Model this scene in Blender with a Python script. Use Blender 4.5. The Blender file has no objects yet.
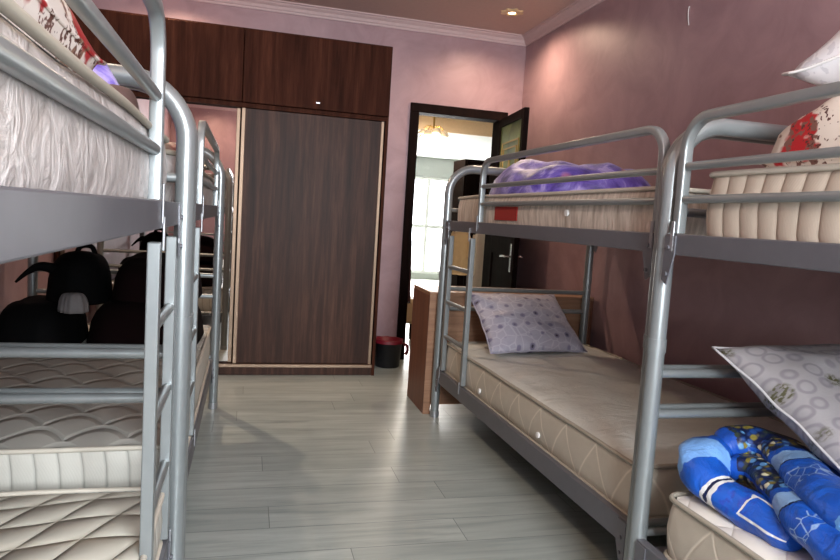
import bpy, bmesh, math, random
from mathutils import Vector, Matrix, noise
C = bpy.context.scene.collection
PI = math.pi
random.seed(4)

# ------------------------------------------------------------------ helpers
class MB:
    """collects shapes, then links them as ONE mesh object"""
    def __init__(s):
        s.v = []; s.f = []; s.uv = []; s.smooth = []
    def add(s, verts, faces, uvs=None, smooth=False):
        b = len(s.v); s.v += [tuple(p) for p in verts]
        for k, f in enumerate(faces):
            s.f.append(tuple(b + i for i in f)); s.smooth.append(smooth)
            s.uv.append(uvs[k] if uvs else [(0, 0)] * len(f))
        return s
    def box(s, a, b, bev=0.0):
        bm = bmesh.new(); bmesh.ops.create_cube(bm, size=1)
        c = [(a[i] + b[i]) / 2 for i in range(3)]; d = [abs(b[i] - a[i]) for i in range(3)]
        for v in bm.verts: v.co = Vector([c[i] + v.co[i] * d[i] for i in range(3)])
        if bev > 0: bmesh.ops.bevel(bm, geom=list(bm.edges), offset=bev, segments=2, affect='EDGES', profile=.5)
        return s.frombm(bm)
    def frombm(s, bm, smooth=False):
        bm.verts.index_update()
        s.add([v.co for v in bm.verts], [[v.index for v in f.verts] for f in bm.faces], None, smooth)
        bm.free(); return s
    def sweep(s, pts, prof, closed=False, up=(0, 0, 1), caps=True, smooth=True, radf=None):
        """profile [(a,b)] swept along pts with a parallel-transported frame"""
        P = [Vector(p) for p in pts]; n = len(P); V = []; m = len(prof)
        T = []
        for i in range(n):
            if closed: t = P[(i + 1) % n] - P[i - 1]
            elif i == 0: t = P[1] - P[0]
            elif i == n - 1: t = P[-1] - P[-2]
            else: t = (P[i + 1] - P[i]).normalized() + (P[i] - P[i - 1]).normalized()
            T.append(t.normalized())
        A = Vector(up); A = A - T[0] * A.dot(T[0])
        if A.length < 1e-3: A = Vector((1, 0, 0)) - T[0] * T[0].x
        A.normalize()
        for i in range(n):
            if i:
                A = A - T[i] * A.dot(T[i]); A.normalize()
            B = T[i].cross(A); k = radf(i / (n - 1)) if radf else 1
            sc = 1
            for (a, b) in prof: V.append(P[i] + A * a * k + B * b * k)
        F = []; U = []
        L = [0]
        for i in range(1, n): L.append(L[-1] + (P[i] - P[i - 1]).length)
        for i in range(n if closed else n - 1):
            j = (i + 1) % n
            for q in range(m):
                r = (q + 1) % m
                F.append((i * m + q, i * m + r, j * m + r, j * m + q))
                U.append([(L[i], q / m), (L[i], (q + 1) / m), (L[j], (q + 1) / m), (L[j], q / m)])
        s.add(V, F, U, smooth)
        if caps and not closed:
            s.add(V[:m], [tuple(range(m))[::-1]], None, False)
            s.add(V[-m:], [tuple(range(m))], None, False)
        return s
    def tube(s, pts, r, seg=14, **k):
        return s.sweep(pts, [(r * math.cos(2 * PI * i / seg), r * math.sin(2 * PI * i / seg)) for i in range(seg)], **k)
    def build(s, name, mat, parent=None):
        me = bpy.data.meshes.new(name); me.from_pydata(s.v, [], s.f)
        uv = me.uv_layers.new(name='UVMap'); k = 0
        for u in s.uv:
            for c in u: uv.data[k].uv = c; k += 1
        for p, sm in zip(me.polygons, s.smooth): p.use_smooth = sm
        me.materials.append(mat); me.update()
        o = bpy.data.objects.new(name, me); C.objects.link(o)
        if parent: o.parent = parent
        return o

def rrect(a, b, r, n=3):
    """rounded rectangle profile, half sizes a (frame normal) and b"""
    out = []
    for (cx, cy, a0) in ((a - r, b - r, 0), (-a + r, b - r, PI / 2), (-a + r, -b + r, PI), (a - r, -b + r, 1.5 * PI)):
        for i in range(n + 1):
            t = a0 + PI / 2 * i / n
            out.append((cx + r * math.cos(t), cy + r * math.sin(t)))
    return out

def fillet(pts, r, n=8):
    P = [Vector(p) for p in pts]; out = [P[0]]
    for i in range(1, len(P) - 1):
        a = (P[i - 1] - P[i]).normalized(); b = (P[i + 1] - P[i]).normalized()
        ang = a.angle(b); d = r / math.tan(ang / 2)
        p, q = P[i] + a * d, P[i] + b * d
        c = P[i] + (a + b).normalized() * (r / math.sin(ang / 2))
        for k in range(n + 1):
            t = k / n; w = PI - ang
            u = (p - c).normalized(); v = (q - c).normalized()
            out.append(c + (u * math.sin((1 - t) * w) + v * math.sin(t * w)) / math.sin(w) * r)
    out.append(P[-1]); return out

def smoothpath(pts, n=8):
    P = [Vector(p) for p in pts]; out = []
    for i in range(len(P) - 1):
        a = P[max(i - 1, 0)]; b = P[i]; c = P[i + 1]; d = P[min(i + 2, len(P) - 1)]
        for k in range(n):
            t = k / n
            out.append(.5 * ((2 * b) + (c - a) * t + (2 * a - 5 * b + 4 * c - d) * t * t + (3 * b - a - 3 * c + d) * t ** 3))
    out.append(P[-1]); return out

def tag(o, label, cat, group=None):
    o['label'] = label; o['category'] = cat
    if group: o['group'] = group
    return o
def thing(name, label, cat, loc=(0, 0, 0), group=None):
    o = bpy.data.objects.new(name, None); C.objects.link(o); o.location = loc
    o.empty_display_size = .1
    return tag(o, label, cat, group)
def struct(o): o['kind'] = 'structure'; return o
def center(o):
    """move a one-mesh thing's origin to the foot of its mesh"""
    me = o.data; xs = [v.co for v in me.vertices]
    c = Vector(((min(p.x for p in xs) + max(p.x for p in xs)) / 2, (min(p.y for p in xs) + max(p.y for p in xs)) / 2, min(p.z for p in xs)))
    me.transform(Matrix.Translation(-c)); o.location = c; return o

# ------------------------------------------------------------------ materials
def lin(r, g, b):
    f = lambda c: (c / 255 / 12.92) if c / 255 <= .04045 else ((c / 255 + .055) / 1.055) ** 2.4
    return (f(r), f(g), f(b), 1)
class NM:
    def __init__(s, name):
        s.m = bpy.data.materials.new(name); s.m.use_nodes = True; s.t = s.m.node_tree
        s.b = s.t.nodes['Principled BSDF']; s.co = None
    def n(s, typ, **k):
        x = s.t.nodes.new(typ)
        for a, v in k.items():
            if a in x.inputs: x.inputs[a].default_value = v
            else: setattr(x, a, v)
        return x
    def l(s, a, b): s.t.links.new(a, b)
    def coord(s, kind='Object', scale=(1, 1, 1), rot=(0, 0, 0)):
        c = s.n('ShaderNodeTexCoord'); m = s.n('ShaderNodeMapping')
        m.inputs['Scale'].default_value = scale; m.inputs['Rotation'].default_value = rot
        s.l(c.outputs[kind], m.inputs['Vector']); return m.outputs['Vector']
    def noise(s, vec, scale=5, detail=4, rough=.5, dist=0):
        x = s.n('ShaderNodeTexNoise'); x.inputs['Scale'].default_value = scale; x.inputs['Detail'].default_value = detail
        x.inputs['Roughness'].default_value = rough; x.inputs['Distortion'].default_value = dist
        s.l(vec, x.inputs['Vector']); return x.outputs['Fac']
    def ramp(s, fac, stops, interp='LINEAR'):
        r = s.n('ShaderNodeValToRGB'); r.color_ramp.interpolation = interp
        e = r.color_ramp.elements
        while len(e) < len(stops): e.new(.5)
        for x, (p, c) in zip(e, stops): x.position = p; x.color = c
        s.l(fac, r.inputs['Fac']); return r.outputs['Color']
    def math(s, op, a, b=None, c=None):
        x = s.n('ShaderNodeMath', operation=op)
        for i, q in enumerate((a, b, c)):
            if q is None: continue
            if isinstance(q, (int, float)): x.inputs[i].default_value = q
            else: s.l(q, x.inputs[i])
        return x.outputs[0]
    def mix(s, fac, a, b, mode='MIX'):
        x = s.n('ShaderNodeMix', data_type='RGBA', blend_type=mode)
        for i, q in ((0, fac), (6, a), (7, b)):
            if isinstance(q, (int, float, tuple)): x.inputs[i].default_value = q
            else: s.l(q, x.inputs[i])
        return x.outputs[2]
    def xyz(s, vec):
        x = s.n('ShaderNodeSeparateXYZ'); s.l(vec, x.inputs[0]); return x.outputs
    def vor(s, vec, scale, feature='F1', out='Distance', rand=1.0):
        x = s.n('ShaderNodeTexVoronoi', feature=feature); x.inputs['Scale'].default_value = scale
        x.inputs['Randomness'].default_value = rand
        s.l(vec, x.inputs['Vector']); return x.outputs[out]
    def set(s, color=None, rough=None, metal=None, spec=None, **k):
        for nm, v in (('Base Color', color), ('Roughness', rough), ('Metallic', metal), ('Specular IOR Level', spec)):
            if v is None: continue
            if isinstance(v, (int, float, tuple)): s.b.inputs[nm].default_value = v
            else: s.l(v, s.b.inputs[nm])
        for nm, v in k.items(): s.b.inputs[nm.replace('_', ' ')].default_value = v
        return s
    def bump(s, h, strength=.3, dist=.01):
        x = s.n('ShaderNodeBump'); x.inputs['Strength'].default_value = strength; x.inputs['Distance'].default_value = dist
        s.l(h, x.inputs['Height']); s.l(x.outputs['Normal'], s.b.inputs['Normal']); return s

def plain(name, rgb, rough=.5, metal=0, spec=None, **k):
    n = NM(name); v = n.coord('Object')
    f = n.noise(v, 30, 3)
    c = lin(*rgb)
    d = tuple(x * .86 for x in c[:3]) + (1,)
    n.set(n.mix(f, d, c), rough, metal, spec, **k); return n.m

M = {}
M['metal'] = plain('silver_metal', (144, 149, 150), .32, .5)
M['metal2'] = plain('grey_painted_steel', (104, 104, 110), .42, .3)
M['chrome'] = plain('chrome', (200, 200, 200), .15, 1)
M['hook'] = plain('zinc_hook', (165, 166, 170), .35, .7)
M['rubber'] = plain('black_rubber', (22, 22, 24), .7)

def wallmat(name, rgb, rgb2, rough=.45):
    n = NM(name); v = n.coord('Object')
    f = n.noise(v, 3.2, 8, .62, 1.2); g = n.noise(v, 40, 5, .6, .6)
    c = n.mix(n.ramp(f, [(.35, (0, 0, 0, 1)), (.65, (1, 1, 1, 1))]), lin(*rgb), lin(*rgb2))
    n.set(c, rough, .12, .45); n.bump(n.math('ADD', n.math('MULTIPLY', f, .6), n.math('MULTIPLY', g, .4)), .12, .01); return n.m
M['wall'] = wallmat('mauve_pearl_plaster', (153, 123, 127), (168, 137, 140), .42)
M['ceiling'] = plain('ceiling_paint', (205, 176, 164), .7)
M['cornice'] = plain('cornice_plaster', (205, 178, 176), .6)
M['hall_wall'] = plain('hall_grey_plaster', (168, 172, 168), .7)
M['hall_white'] = plain('hall_white_plaster', (226, 228, 226), .7)
M['hall_beige'] = plain('hall_beige_plaster', (214, 190, 160), .7)

def wood(name, c0, c1, c2, axis='z', rough=.42, fine=1.0, spec=.3):
    n = NM(name)
    sc = {'z': (9, 9, .55), 'x': (.55, 9, 9), 'y': (9, .55, 9)}[axis]
    v = n.coord('Object', tuple(q * fine for q in sc))
    f = n.noise(v, 2.2, 9, .62, .35); g = n.noise(v, 9, 6, .7)
    c = n.ramp(f, [(.3, lin(*c0)), (.5, lin(*c1)), (.72, lin(*c2))])
    c = n.mix(n.math('MULTIPLY', n.ramp(g, [(.42, (0, 0, 0, 1)), (.6, (1, 1, 1, 1))]), .35), c, lin(*c0))
    n.set(c, rough, 0, spec); n.bump(g, .08, .004); return n.m
M['wardrobe'] = wood('brown_oak_laminate', (36, 19, 13), (64, 39, 29), (94, 63, 48), 'z', .5, 1, .22)
M['wardrobe_red'] = wood('dark_red_brown_laminate', (42, 20, 13), (64, 34, 23), (86, 49, 35), 'z', .6, 1, .05)
M['wenge'] = wood('dark_wenge', (16, 9, 8), (24, 14, 12), (34, 21, 17), 'z', .65, 1, .04)
M['desk'] = wood('tan_beech_laminate', (120, 88, 68), (146, 110, 86), (164, 128, 102), 'x', .42)
M['deskside'] = wood('brown_side_laminate', (92, 58, 44), (108, 70, 53), (122, 82, 62), 'z', .42)

def floormat(name, tint):
    n = NM(name); v = n.coord('Object')
    br = n.n('ShaderNodeTexBrick'); br.offset = 0; br.squash = 1
    for k, q in (('Scale', 1.0), ('Mortar Size', .0018), ('Mortar Smooth', .2), ('Bias', 0), ('Brick Width', 1.28), ('Row Height', .19)): br.inputs[k].default_value = q
    br.inputs['Color1'].default_value = (0, 0, 0, 1); br.inputs['Color2'].default_value = (1, 1, 1, 1); br.inputs['Mortar'].default_value = (.5, .5, .5, 1)
    x = n.xyz(v); row = n.math('FLOOR', n.math('DIVIDE', x[1], .19))
    sh = n.math('MULTIPLY', n.math('FRACT', n.math('MULTIPLY', n.math('SINE', n.math('MULTIPLY', row, 12.9898)), 4375.85)), 1.28)
    cb = n.n('ShaderNodeCombineXYZ'); n.l(n.math('ADD', x[0], sh), cb.inputs[0]); n.l(x[1], cb.inputs[1]); n.l(cb.outputs[0], br.inputs['Vector'])
    vg = n.coord('Object', (.8, 8, 1))
    f = n.noise(vg, 2.4, 9, .62, .5); g = n.noise(n.coord('Object', (2, 60, 1)), 3, 5, .7)
    a, b, c_ = [tuple(q * t for q, t in zip(lin(*c)[:3], tint)) + (1,) for c in ((132, 140, 137), (161, 168, 164), (180, 187, 183))]
    c = n.ramp(f, [(.28, a), (.5, b), (.74, c_)])
    c = n.mix(n.math('MULTIPLY', br.outputs['Color'], .5), c, a)
    c = n.mix(n.math('MULTIPLY', n.ramp(g, [(.5, (0, 0, 0, 1)), (.7, (1, 1, 1, 1))]), .15), c, a)
    c = n.mix(br.outputs['Fac'], c, tuple(q * .66 for q in a[:3]) + (1,))
    n.set(c, n.ramp(f, [(0, (.26, .26, .26, 1)), (1, (.34, .34, .34, 1))]), 0, .5)
    n.bump(n.math('SUBTRACT', n.math('MULTIPLY', g, .25), br.outputs['Fac']), .12, .004); return n.m
M['floor'] = floormat('grey_oak_laminate_floor', (1, 1, 1))
M['floor2'] = floormat('hall_laminate_floor', (1.15, 1.1, 1.0))

# mattress fabrics (object coordinates, origin at the mattress foot)
def fabric_side(name, kind, c0, c1):
    n = NM(name); v = n.coord('Object'); x = n.xyz(v); s = n.math('ADD', x[0], x[1])
    if kind == 'stripe':      # satin with fine vertical streaks
        cb = n.n('ShaderNodeCombineXYZ'); n.l(n.math('MULTIPLY', s, 26), cb.inputs[0]); n.l(n.math('MULTIPLY', x[2], 3), cb.inputs[1])
        f = n.noise(cb.outputs[0], 2.0, 5, .6)
        n.set(n.ramp(f, [(.3, lin(*c0)), (.62, lin(*c1))]), .45, 0, .4); n.bump(f, .5, .008)
    elif kind == 'quilt':     # vertical rolls with a fine diagonal stitch
        w = n.math('ABSOLUTE', n.math('SINE', n.math('MULTIPLY', s, PI / .06)))
        d = n.math('ABSOLUTE', n.math('SINE', n.math('MULTIPLY', n.math('ADD', s, n.math('MULTIPLY', n.math('SINE', n.math('MULTIPLY', x[2], 40)), .012)), PI / .008)))
        h = n.math('ADD', n.math('POWER', w, .5), n.math('MULTIPLY', d, .03))
        n.set(n.ramp(w, [(.0, lin(*c0)), (.35, lin(*c1))]), .7); n.bump(h, .38, .012)
    elif kind == 'zigzag':    # satin with slanting quilt seams
        z = n.math('PINGPONG', s, .11)
        e = n.math('ABSOLUTE', n.math('SUBTRACT', n.math('MULTIPLY', z, 1.5), x[2]))
        e2 = n.ramp(e, [(.0, (.3, .3, .3, 1)), (.012, (1, 1, 1, 1))])
        f = n.noise(v, 9, 5, .6, .4)
        n.set(n.mix(e2, lin(226, 216, 200), n.mix(f, lin(*c0), lin(*c1))), .42, 0, .45); n.bump(n.math('ADD', n.math('MULTIPLY', e2, .4), n.math('MULTIPLY', f, .8)), .25, .012)
    else:                      # crumpled satin damask
        cb = n.n('ShaderNodeCombineXYZ'); n.l(n.math('MULTIPLY', s, 1.5), cb.inputs[0]); n.l(x[2], cb.inputs[1])
        f = n.noise(cb.outputs[0], 12, 5, .55, 1.8)
        n.set(n.ramp(f, [(.3, lin(*c0)), (.68, lin(*c1))]), .4, 0, .5); n.bump(f, .6, .016)
    return n.m
def fabric_top(name, kind, c0, c1):
    n = NM(name); v = n.coord('Object'); x = n.xyz(v)
    nz = n.noise(v, 4, 5, .6, .6)
    if kind == 'diag':
        a = n.math('ABSOLUTE', n.math('SINE', n.math('MULTIPLY', n.math('SUBTRACT', x[0], n.math('MULTIPLY', x[1], .45)), PI / .115)))
        b = n.math('ABSOLUTE', n.math('SINE', n.math('MULTIPLY', n.math('SUBTRACT', n.math('MULTIPLY', x[1], 1.0), n.math('MULTIPLY', x[0], .2)), PI / .11)))
        h = n.math('POWER', n.math('MULTIPLY', a, b), .4)
        n.set(n.mix(n.ramp(h, [(.1, (0, 0, 0, 1)), (.6, (1, 1, 1, 1))]), lin(*c0), lin(*c1)), .6); n.bump(h, .8, .02)
    elif kind == 'scale':      # rows of half-moon stitching
        row = n.math('DIVIDE', x[1], .12); ri = n.math('FLOOR', row); rf = n.math('FRACT', row)
        u = n.math('FRACT', n.math('ADD', n.math('DIVIDE', x[0], .17), n.math('MULTIPLY', ri, .5)))
        arch = n.math('SUBTRACT', rf, n.math('MULTIPLY', n.math('SINE', n.math('MULTIPLY', u, PI)), .75))
        h = n.ramp(n.math('ABSOLUTE', arch), [(.0, (0, 0, 0, 1)), (.25, (1, 1, 1, 1))])
        n.set(n.mix(h, lin(*c0), lin(*c1)), .5); n.bump(n.math('ADD', h, n.math('MULTIPLY', nz, .6)), .45, .014)
    elif kind == 'diamond':
        a = n.math('ABSOLUTE', n.math('SINE', n.math('MULTIPLY', n.math('ADD', x[0], x[1]), PI / .17)))
        b = n.math('ABSOLUTE', n.math('SINE', n.math('MULTIPLY', n.math('SUBTRACT', x[0], x[1]), PI / .17)))
        h = n.math('POWER', n.math('MULTIPLY', a, b), .35)
        n.set(n.mix(h, lin(*c0), lin(*c1)), .55); n.bump(h, .5, .014)
    else:                      # satin with soft creases
        f = n.noise(n.coord('Object', (1, 1.8, 1)), 5, 7, .6, 1.5)
        n.set(n.mix(f, lin(*c0), lin(*c1)), .42, 0, .5); n.bump(f, .5, .02)
    return n.m
M['m_satin'] = fabric_top('satin_top', 'satin', (190, 190, 184), (216, 216, 208))
M['m_diag'] = fabric_top('diagonal_quilt_top', 'diag', (158, 152, 138), (190, 185, 172))
M['m_scale'] = fabric_top('half_moon_quilt_top', 'scale', (150, 147, 140), (176, 172, 164))
M['m_diamond'] = fabric_top('diamond_quilt_top', 'diamond', (206, 200, 190), (222, 217, 208))
M['s_stripe'] = fabric_side('streaked_satin_side', 'stripe', (158, 145, 130), (216, 205, 192))
M['s_quilt'] = fabric_side('quilted_cream_side', 'quilt', (166, 151, 135), (192, 179, 163))
M['s_zig'] = fabric_side('zigzag_satin_side', 'zigzag', (166, 156, 142), (194, 186, 172))
M['s_damask'] = fabric_side('damask_satin_side', 'damask', (150, 142, 138), (190, 183, 180))
M['s_white'] = fabric_side('white_quilted_side', 'quilt', (160, 158, 150), (190, 187, 178))
M['pipe'] = plain('beige_piping', (160, 152, 138), .6)
M['pipe2'] = plain('cream_piping', (198, 190, 176), .6)
M['red'] = plain('red_label_cloth', (150, 26, 18), .7)
M['white'] = plain('white_cloth', (226, 224, 222), .6)

def print_mat(name, base, spots, scale, thr=.3, rough=.6, kind='Object', wob=.6):
    """plain ground with blotchy printed motifs: spots = [(rgb, scale, radius, seed)]"""
    n = NM(name); v = n.coord(kind, (scale,) * 3)
    nz = n.noise(v, 2, 4, .6)
    c = n.mix(nz, lin(*base), tuple(q * .88 for q in lin(*base)[:3]) + (1,))
    for rgb, sc, rad, sd in spots:
        mp = n.n('ShaderNodeMapping'); mp.inputs['Location'].default_value = (sd, sd * 1.7, sd * .6); n.l(v, mp.inputs[0])
        w = n.n('ShaderNodeTexNoise'); w.inputs['Scale'].default_value = sc * 3; n.l(mp.outputs[0], w.inputs['Vector'])
        ad = n.n('ShaderNodeMix', data_type='VECTOR'); ad.inputs[0].default_value = wob * .3
        n.l(mp.outputs[0], ad.inputs[4]); n.l(w.outputs['Color'], ad.inputs[5])
        d = n.vor(ad.outputs[1], sc, 'F1')
        m = n.ramp(d, [(rad, (1, 1, 1, 1)), (rad + .06, (0, 0, 0, 1))])
        c = n.mix(m, c, lin(*rgb))
    n.set(c, rough); n.bump(n.noise(v, 6, 5, .6), .25, .01); return n.m
M['floral'] = print_mat('white_floral_print', (222, 212, 204), [((128, 92, 72), 9, .34, 3), ((92, 50, 38), 14, .22, 1.2), ((160, 22, 28), 4.6, .26, 5.1)], 1.0)
M['floral2'] = print_mat('white_red_floral_print', (214, 202, 190), [((164, 18, 26), 5, .235, 2.1), ((112, 76, 66), 10, .24, 5.5), ((78, 40, 34), 15, .2, 9.2)], 1.0)
M['shiny_white'] = print_mat('silvery_white_damask', (224, 222, 224), [((196, 194, 198), 11, .32, 2)], 1.0, rough=.35)
def purplemat():  # flowered print, with the shade of dark folds painted into its tones
    n = NM('purple_satin_print_and_folds'); v = n.coord('Object')
    w = n.noise(v, 8, 6, .62, 1.4); d = n.vor(v, 11, 'SMOOTH_F1'); f = n.math('ADD', n.math('MULTIPLY', w, .75), n.math('MULTIPLY', d, .35))
    c = n.ramp(f, [(.38, lin(52, 34, 110)), (.47, lin(78, 58, 148)), (.56, lin(108, 90, 178)), (.64, lin(164, 150, 206)), (.74, lin(96, 70, 146))])
    p = n.vor(n.coord('Object', (1, 1, 1)), 2.6); c = n.mix(n.ramp(p, [(.05, (.8, .8, .8, 1)), (.11, (0, 0, 0, 1))]), c, lin(186, 110, 96))
    n.set(c, .45, 0, .5, Sheen_Weight=.2); n.bump(w, .4, .02); return n.m
M['purple'] = purplemat()
def dots_pillow():
    n = NM('lilac_grey_dot_print'); v = n.coord('UV', (1, 1, 1))
    nz = n.noise(n.coord('UV'), 5, 5, .6, 1)
    c = n.mix(nz, lin(150, 146, 164), lin(186, 182, 194))
    w = n.vor(n.coord('UV'), 10, 'DISTANCE_TO_EDGE'); c = n.mix(n.ramp(w, [(.02, (.45, .45, .45, 1)), (.07, (0, 0, 0, 1))]), c, lin(206, 202, 210))
    d = n.vor(n.coord('UV', (7.5, 6.5, 1)), 1, 'F1', rand=.25)
    c = n.mix(n.ramp(d, [(.17, (1, 1, 1, 1)), (.25, (0, 0, 0, 1))]), c, lin(128, 122, 146))
    c = n.mix(n.ramp(d, [(.07, (1, 1, 1, 1)), (.11, (0, 0, 0, 1))]), c, lin(60, 54, 72))
    n.set(c, .5, 0, .4); n.bump(nz, .3, .02); return n.m
M['dots'] = dots_pillow()
def grey_pillow():
    n = NM('grey_ring_print'); v = n.coord('UV', (11, 9, 1))
    d = n.vor(v, 1, 'F1', rand=.35); ring = n.math('ABSOLUTE', n.math('SUBTRACT', d, .36))
    nz = n.noise(n.coord('UV'), 6, 5, .6)
    c = n.mix(nz, lin(140, 136, 139), lin(164, 160, 161))
    c = n.mix(n.ramp(ring, [(.03, (.75, .75, .75, 1)), (.1, (0, 0, 0, 1))]), c, lin(122, 117, 124))
    e = n.vor(n.coord('UV', (4.2, 3.4, 1)), 1, 'F1', rand=.3)
    sp = n.noise(n.coord('UV'), 55, 2, .5)
    m = n.math('MULTIPLY', n.ramp(e, [(.14, (1, 1, 1, 1)), (.2, (0, 0, 0, 1))]), n.ramp(sp, [(.45, (.25, .25, .25, 1)), (.55, (1, 1, 1, 1))]))
    c = n.mix(m, c, lin(78, 76, 50))
    n.set(c, .5, 0, .4); n.bump(nz, .25, .02); return n.m
M['greyp'] = grey_pillow()
def bluemat():
    """bands run along the roll: U is the distance along it in metres, V goes round it"""
    n = NM('royal_blue_printed_comforter'); v = n.coord('UV'); x = n.xyz(v); ob = n.coord('Object')
    nz = n.noise(ob, 9, 4, .6, .5); wob = n.math('ADD', x[0], n.math('MULTIPLY', n.math('SUBTRACT', nz, .5), .06))
    blue = n.mix(nz, lin(12, 58, 152), lin(28, 100, 204))
    navy, gold, sky, pale, crm = lin(12, 26, 66), lin(128, 118, 52), lin(96, 152, 214), lin(168, 196, 226), lin(214, 214, 214)
    def band(a, b): return n.math('MULTIPLY', n.math('GREATER_THAN', wob, a), n.math('LESS_THAN', wob, b))
    # dark mottled band
    mv = n.vor(ob, 58, 'F1', 'Color'); md = n.vor(ob, 58, 'F1', 'Distance'); mx = n.xyz(mv)
    mot = n.ramp(mx[0], [(.0, navy), (.2, lin(28, 66, 130)), (.42, gold), (.58, lin(50, 60, 50)), (.74, lin(96, 150, 200)), (.86, gold), (.93, lin(230, 226, 190))], 'CONSTANT')
    mot = n.mix(n.ramp(md, [(.4, (0, 0, 0, 1)), (.7, (1, 1, 1, 1))]), mot, navy)
    side = n.math('MULTIPLY', n.math('GREATER_THAN', x[1], .02), n.math('LESS_THAN', x[1], .98))
    c = n.mix(n.math('MULTIPLY', band(.03, .27), side), blue, mot)
    c = n.mix(band(.295, .35), c, n.mix(nz, sky, pale))
    c = n.mix(band(.35, .356), c, navy)
    c = n.mix(band(.62, .70), c, sky)
    wl = n.vor(ob, 30, 'DISTANCE_TO_EDGE'); ww = n.math('MULTIPLY', n.ramp(wl, [(.02, (1, 1, 1, 1)), (.05, (0, 0, 0, 1))]), band(.40, .46))
    c = n.mix(n.math('MULTIPLY', ww, .6), c, pale)
    # bands of the front flap (U is offset by 1 there)
    c = n.mix(band(1.14, 1.225), c, n.mix(nz, lin(92, 150, 226), lin(140, 186, 236)))
    c = n.mix(band(1.30, 1.312), c, crm); c = n.mix(band(1.312, 1.322), c, navy); c = n.mix(band(1.322, 1.335), c, crm)
    sp = n.noise(ob, 45, 3, .6); c = n.mix(n.math('MULTIPLY', band(1.335, 1.44), n.ramp(sp, [(.5, (0, 0, 0, 1)), (.62, (1, 1, 1, 1))])), c, lin(40, 70, 170))
    vv = n.math('ABSOLUTE', n.math('SUBTRACT', x[1], .13))
    c = n.mix(n.math('MULTIPLY', band(1.415, 1.422), n.math('LESS_THAN', vv, .118)), c, crm)
    c = n.mix(n.math('MULTIPLY', band(1.422, 1.60), n.ramp(vv, [(.095, (0, 0, 0, 1)), (.1, (1, 1, 1, 1)), (.118, (1, 1, 1, 1)), (.123, (0, 0, 0, 1))])), c, crm)
    n.set(c, .42, 0, .45); n.bump(n.noise(ob, 16, 5, .6, .8), .5, .02); return n.m
M['blue'] = bluemat()
M['maroon'] = plain('dark_maroon_fleece', (18, 6, 7), .95, 0, .1)
M['black'] = plain('black_nylon', (6, 6, 7), .8, 0, .12)
M['greycloth'] = plain('light_grey_cloth', (120, 116, 116), .8)
M['greycloth2'] = plain('pale_grey_seam', (188, 185, 186), .7)
M['darkred'] = print_mat('dark_red_print', (96, 74, 70), [((104, 18, 22), 6, .42, 4), ((40, 30, 34), 9, .26, 7)], 1.0)
M['binblack'] = plain('black_plastic', (20, 20, 24), .4)
M['redbag'] = plain('red_plastic_liner', (120, 14, 34), .5)
M['gold'] = plain('gold_trim', (196, 160, 90), .35, .8)
M['lampring'] = plain('cream_gilt_ring', (236, 206, 160), .3, .3)
M['alu'] = plain('champagne_aluminium', (150, 126, 106), .42, .6)

def glassmat():
    n = NM('window_glass'); t = n.t
    tr = n.n('ShaderNodeBsdfTransparent'); gl = n.n('ShaderNodeBsdfGlossy'); gl.inputs['Roughness'].default_value = .02
    mx = n.n('ShaderNodeMixShader'); mx.inputs[0].default_value = .06
    n.l(tr.outputs[0], mx.inputs[1]); n.l(gl.outputs[0], mx.inputs[2]); n.l(mx.outputs[0], t.nodes['Material Output'].inputs['Surface'])
    return n.m
M['glass'] = glassmat()
n = NM('mirror_glass'); n.set((.78, .74, .71, 1), .015, 1); n.bump(n.noise(n.coord('Object', (3, 1, 1)), .8, 1), .003, .01); M['mirror'] = n.m
n = NM('lamp_bulb'); n.set((1, .8, .5, 1), .4); n.b.inputs['Emission Color'].default_value = (1, .74, .42, 1); n.b.inputs['Emission Strength'].default_value = 14; M['bulb'] = n.m
n = NM('frosted_petal_glass'); n.set((.95, .84, .68, 1), .15); n.b.inputs['Emission Color'].default_value = (1, .8, .55, 1); n.b.inputs['Emission Strength'].default_value = .35; n.b.inputs['Transmission Weight'].default_value = .3; M['petal'] = n.m
def doorglass():
    n = NM('green_stained_glass'); v = n.coord('Object'); f = n.noise(v, 5, 4, .6, .8)
    n.set(n.ramp(f, [(.3, lin(74, 96, 44)), (.55, lin(122, 142, 72)), (.75, lin(166, 174, 112))]), .3, 0, .4); return n.m
M['doorglass'] = doorglass()

# ------------------------------------------------------------------ room dimensions
XL, XR, YB, YF, ZC = -1.25, 2.236, 5.45, -1.35, 2.80
HX0, HX1, HY1 = 0.2, 4.6, 13.0       # the room beyond the doorway
HZ = 2.45

def boxes(name, mat, lst, parent=None, bev=0):
    m = MB()
    for a, b in lst: m.box(a, b, bev)
    return m.build(name, mat, parent)

struct(boxes('floor', M['floor'], [((XL - .12, YF - .12, -.1), (XR + .12, YB + .06, 0))]))
struct(boxes('floor_hall', M['floor2'], [((HX0 - .1, YB + .06, -.1), (HX1 + .1, HY1 + .12, 0))]))
struct(boxes('ceiling', M['ceiling'], [((XL - .12, YF - .12, ZC), (XR + .12, YB + .12, ZC + .1))]))
struct(boxes('wall_right', M['wall'], [((XR, YF - .12, 0), (XR + .12, YB + .12, ZC))]))
struct(boxes('wall_left', M['wall'], [((XL - .12, YF - .12, 0), (XL, YB + .12, ZC))]))
DX0, DX1, DZ = 1.328, 2.035, 2.083    # clear door opening
struct(boxes('wall_back', M['wall'], [((XL, YB, 0), (DX0 - .02, YB + .12, ZC)), ((DX1 + .02, YB, 0), (XR, YB + .12, ZC)), ((DX0 - .02, YB, DZ + .02), (DX1 + .02, YB + .12, ZC))]))
WX0, WX1, WZ0, WZ1 = .0, 1.4, 1.0, 2.45   # window behind the camera
struct(boxes('wall_front', M['wall'], [((XL, YF - .12, 0), (WX0, YF, ZC)), ((WX1, YF - .12, 0), (XR, YF, ZC)), ((WX0, YF - .12, 0), (WX1, YF, WZ0)), ((WX0, YF - .12, WZ1), (WX1, YF, ZC))]))
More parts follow.
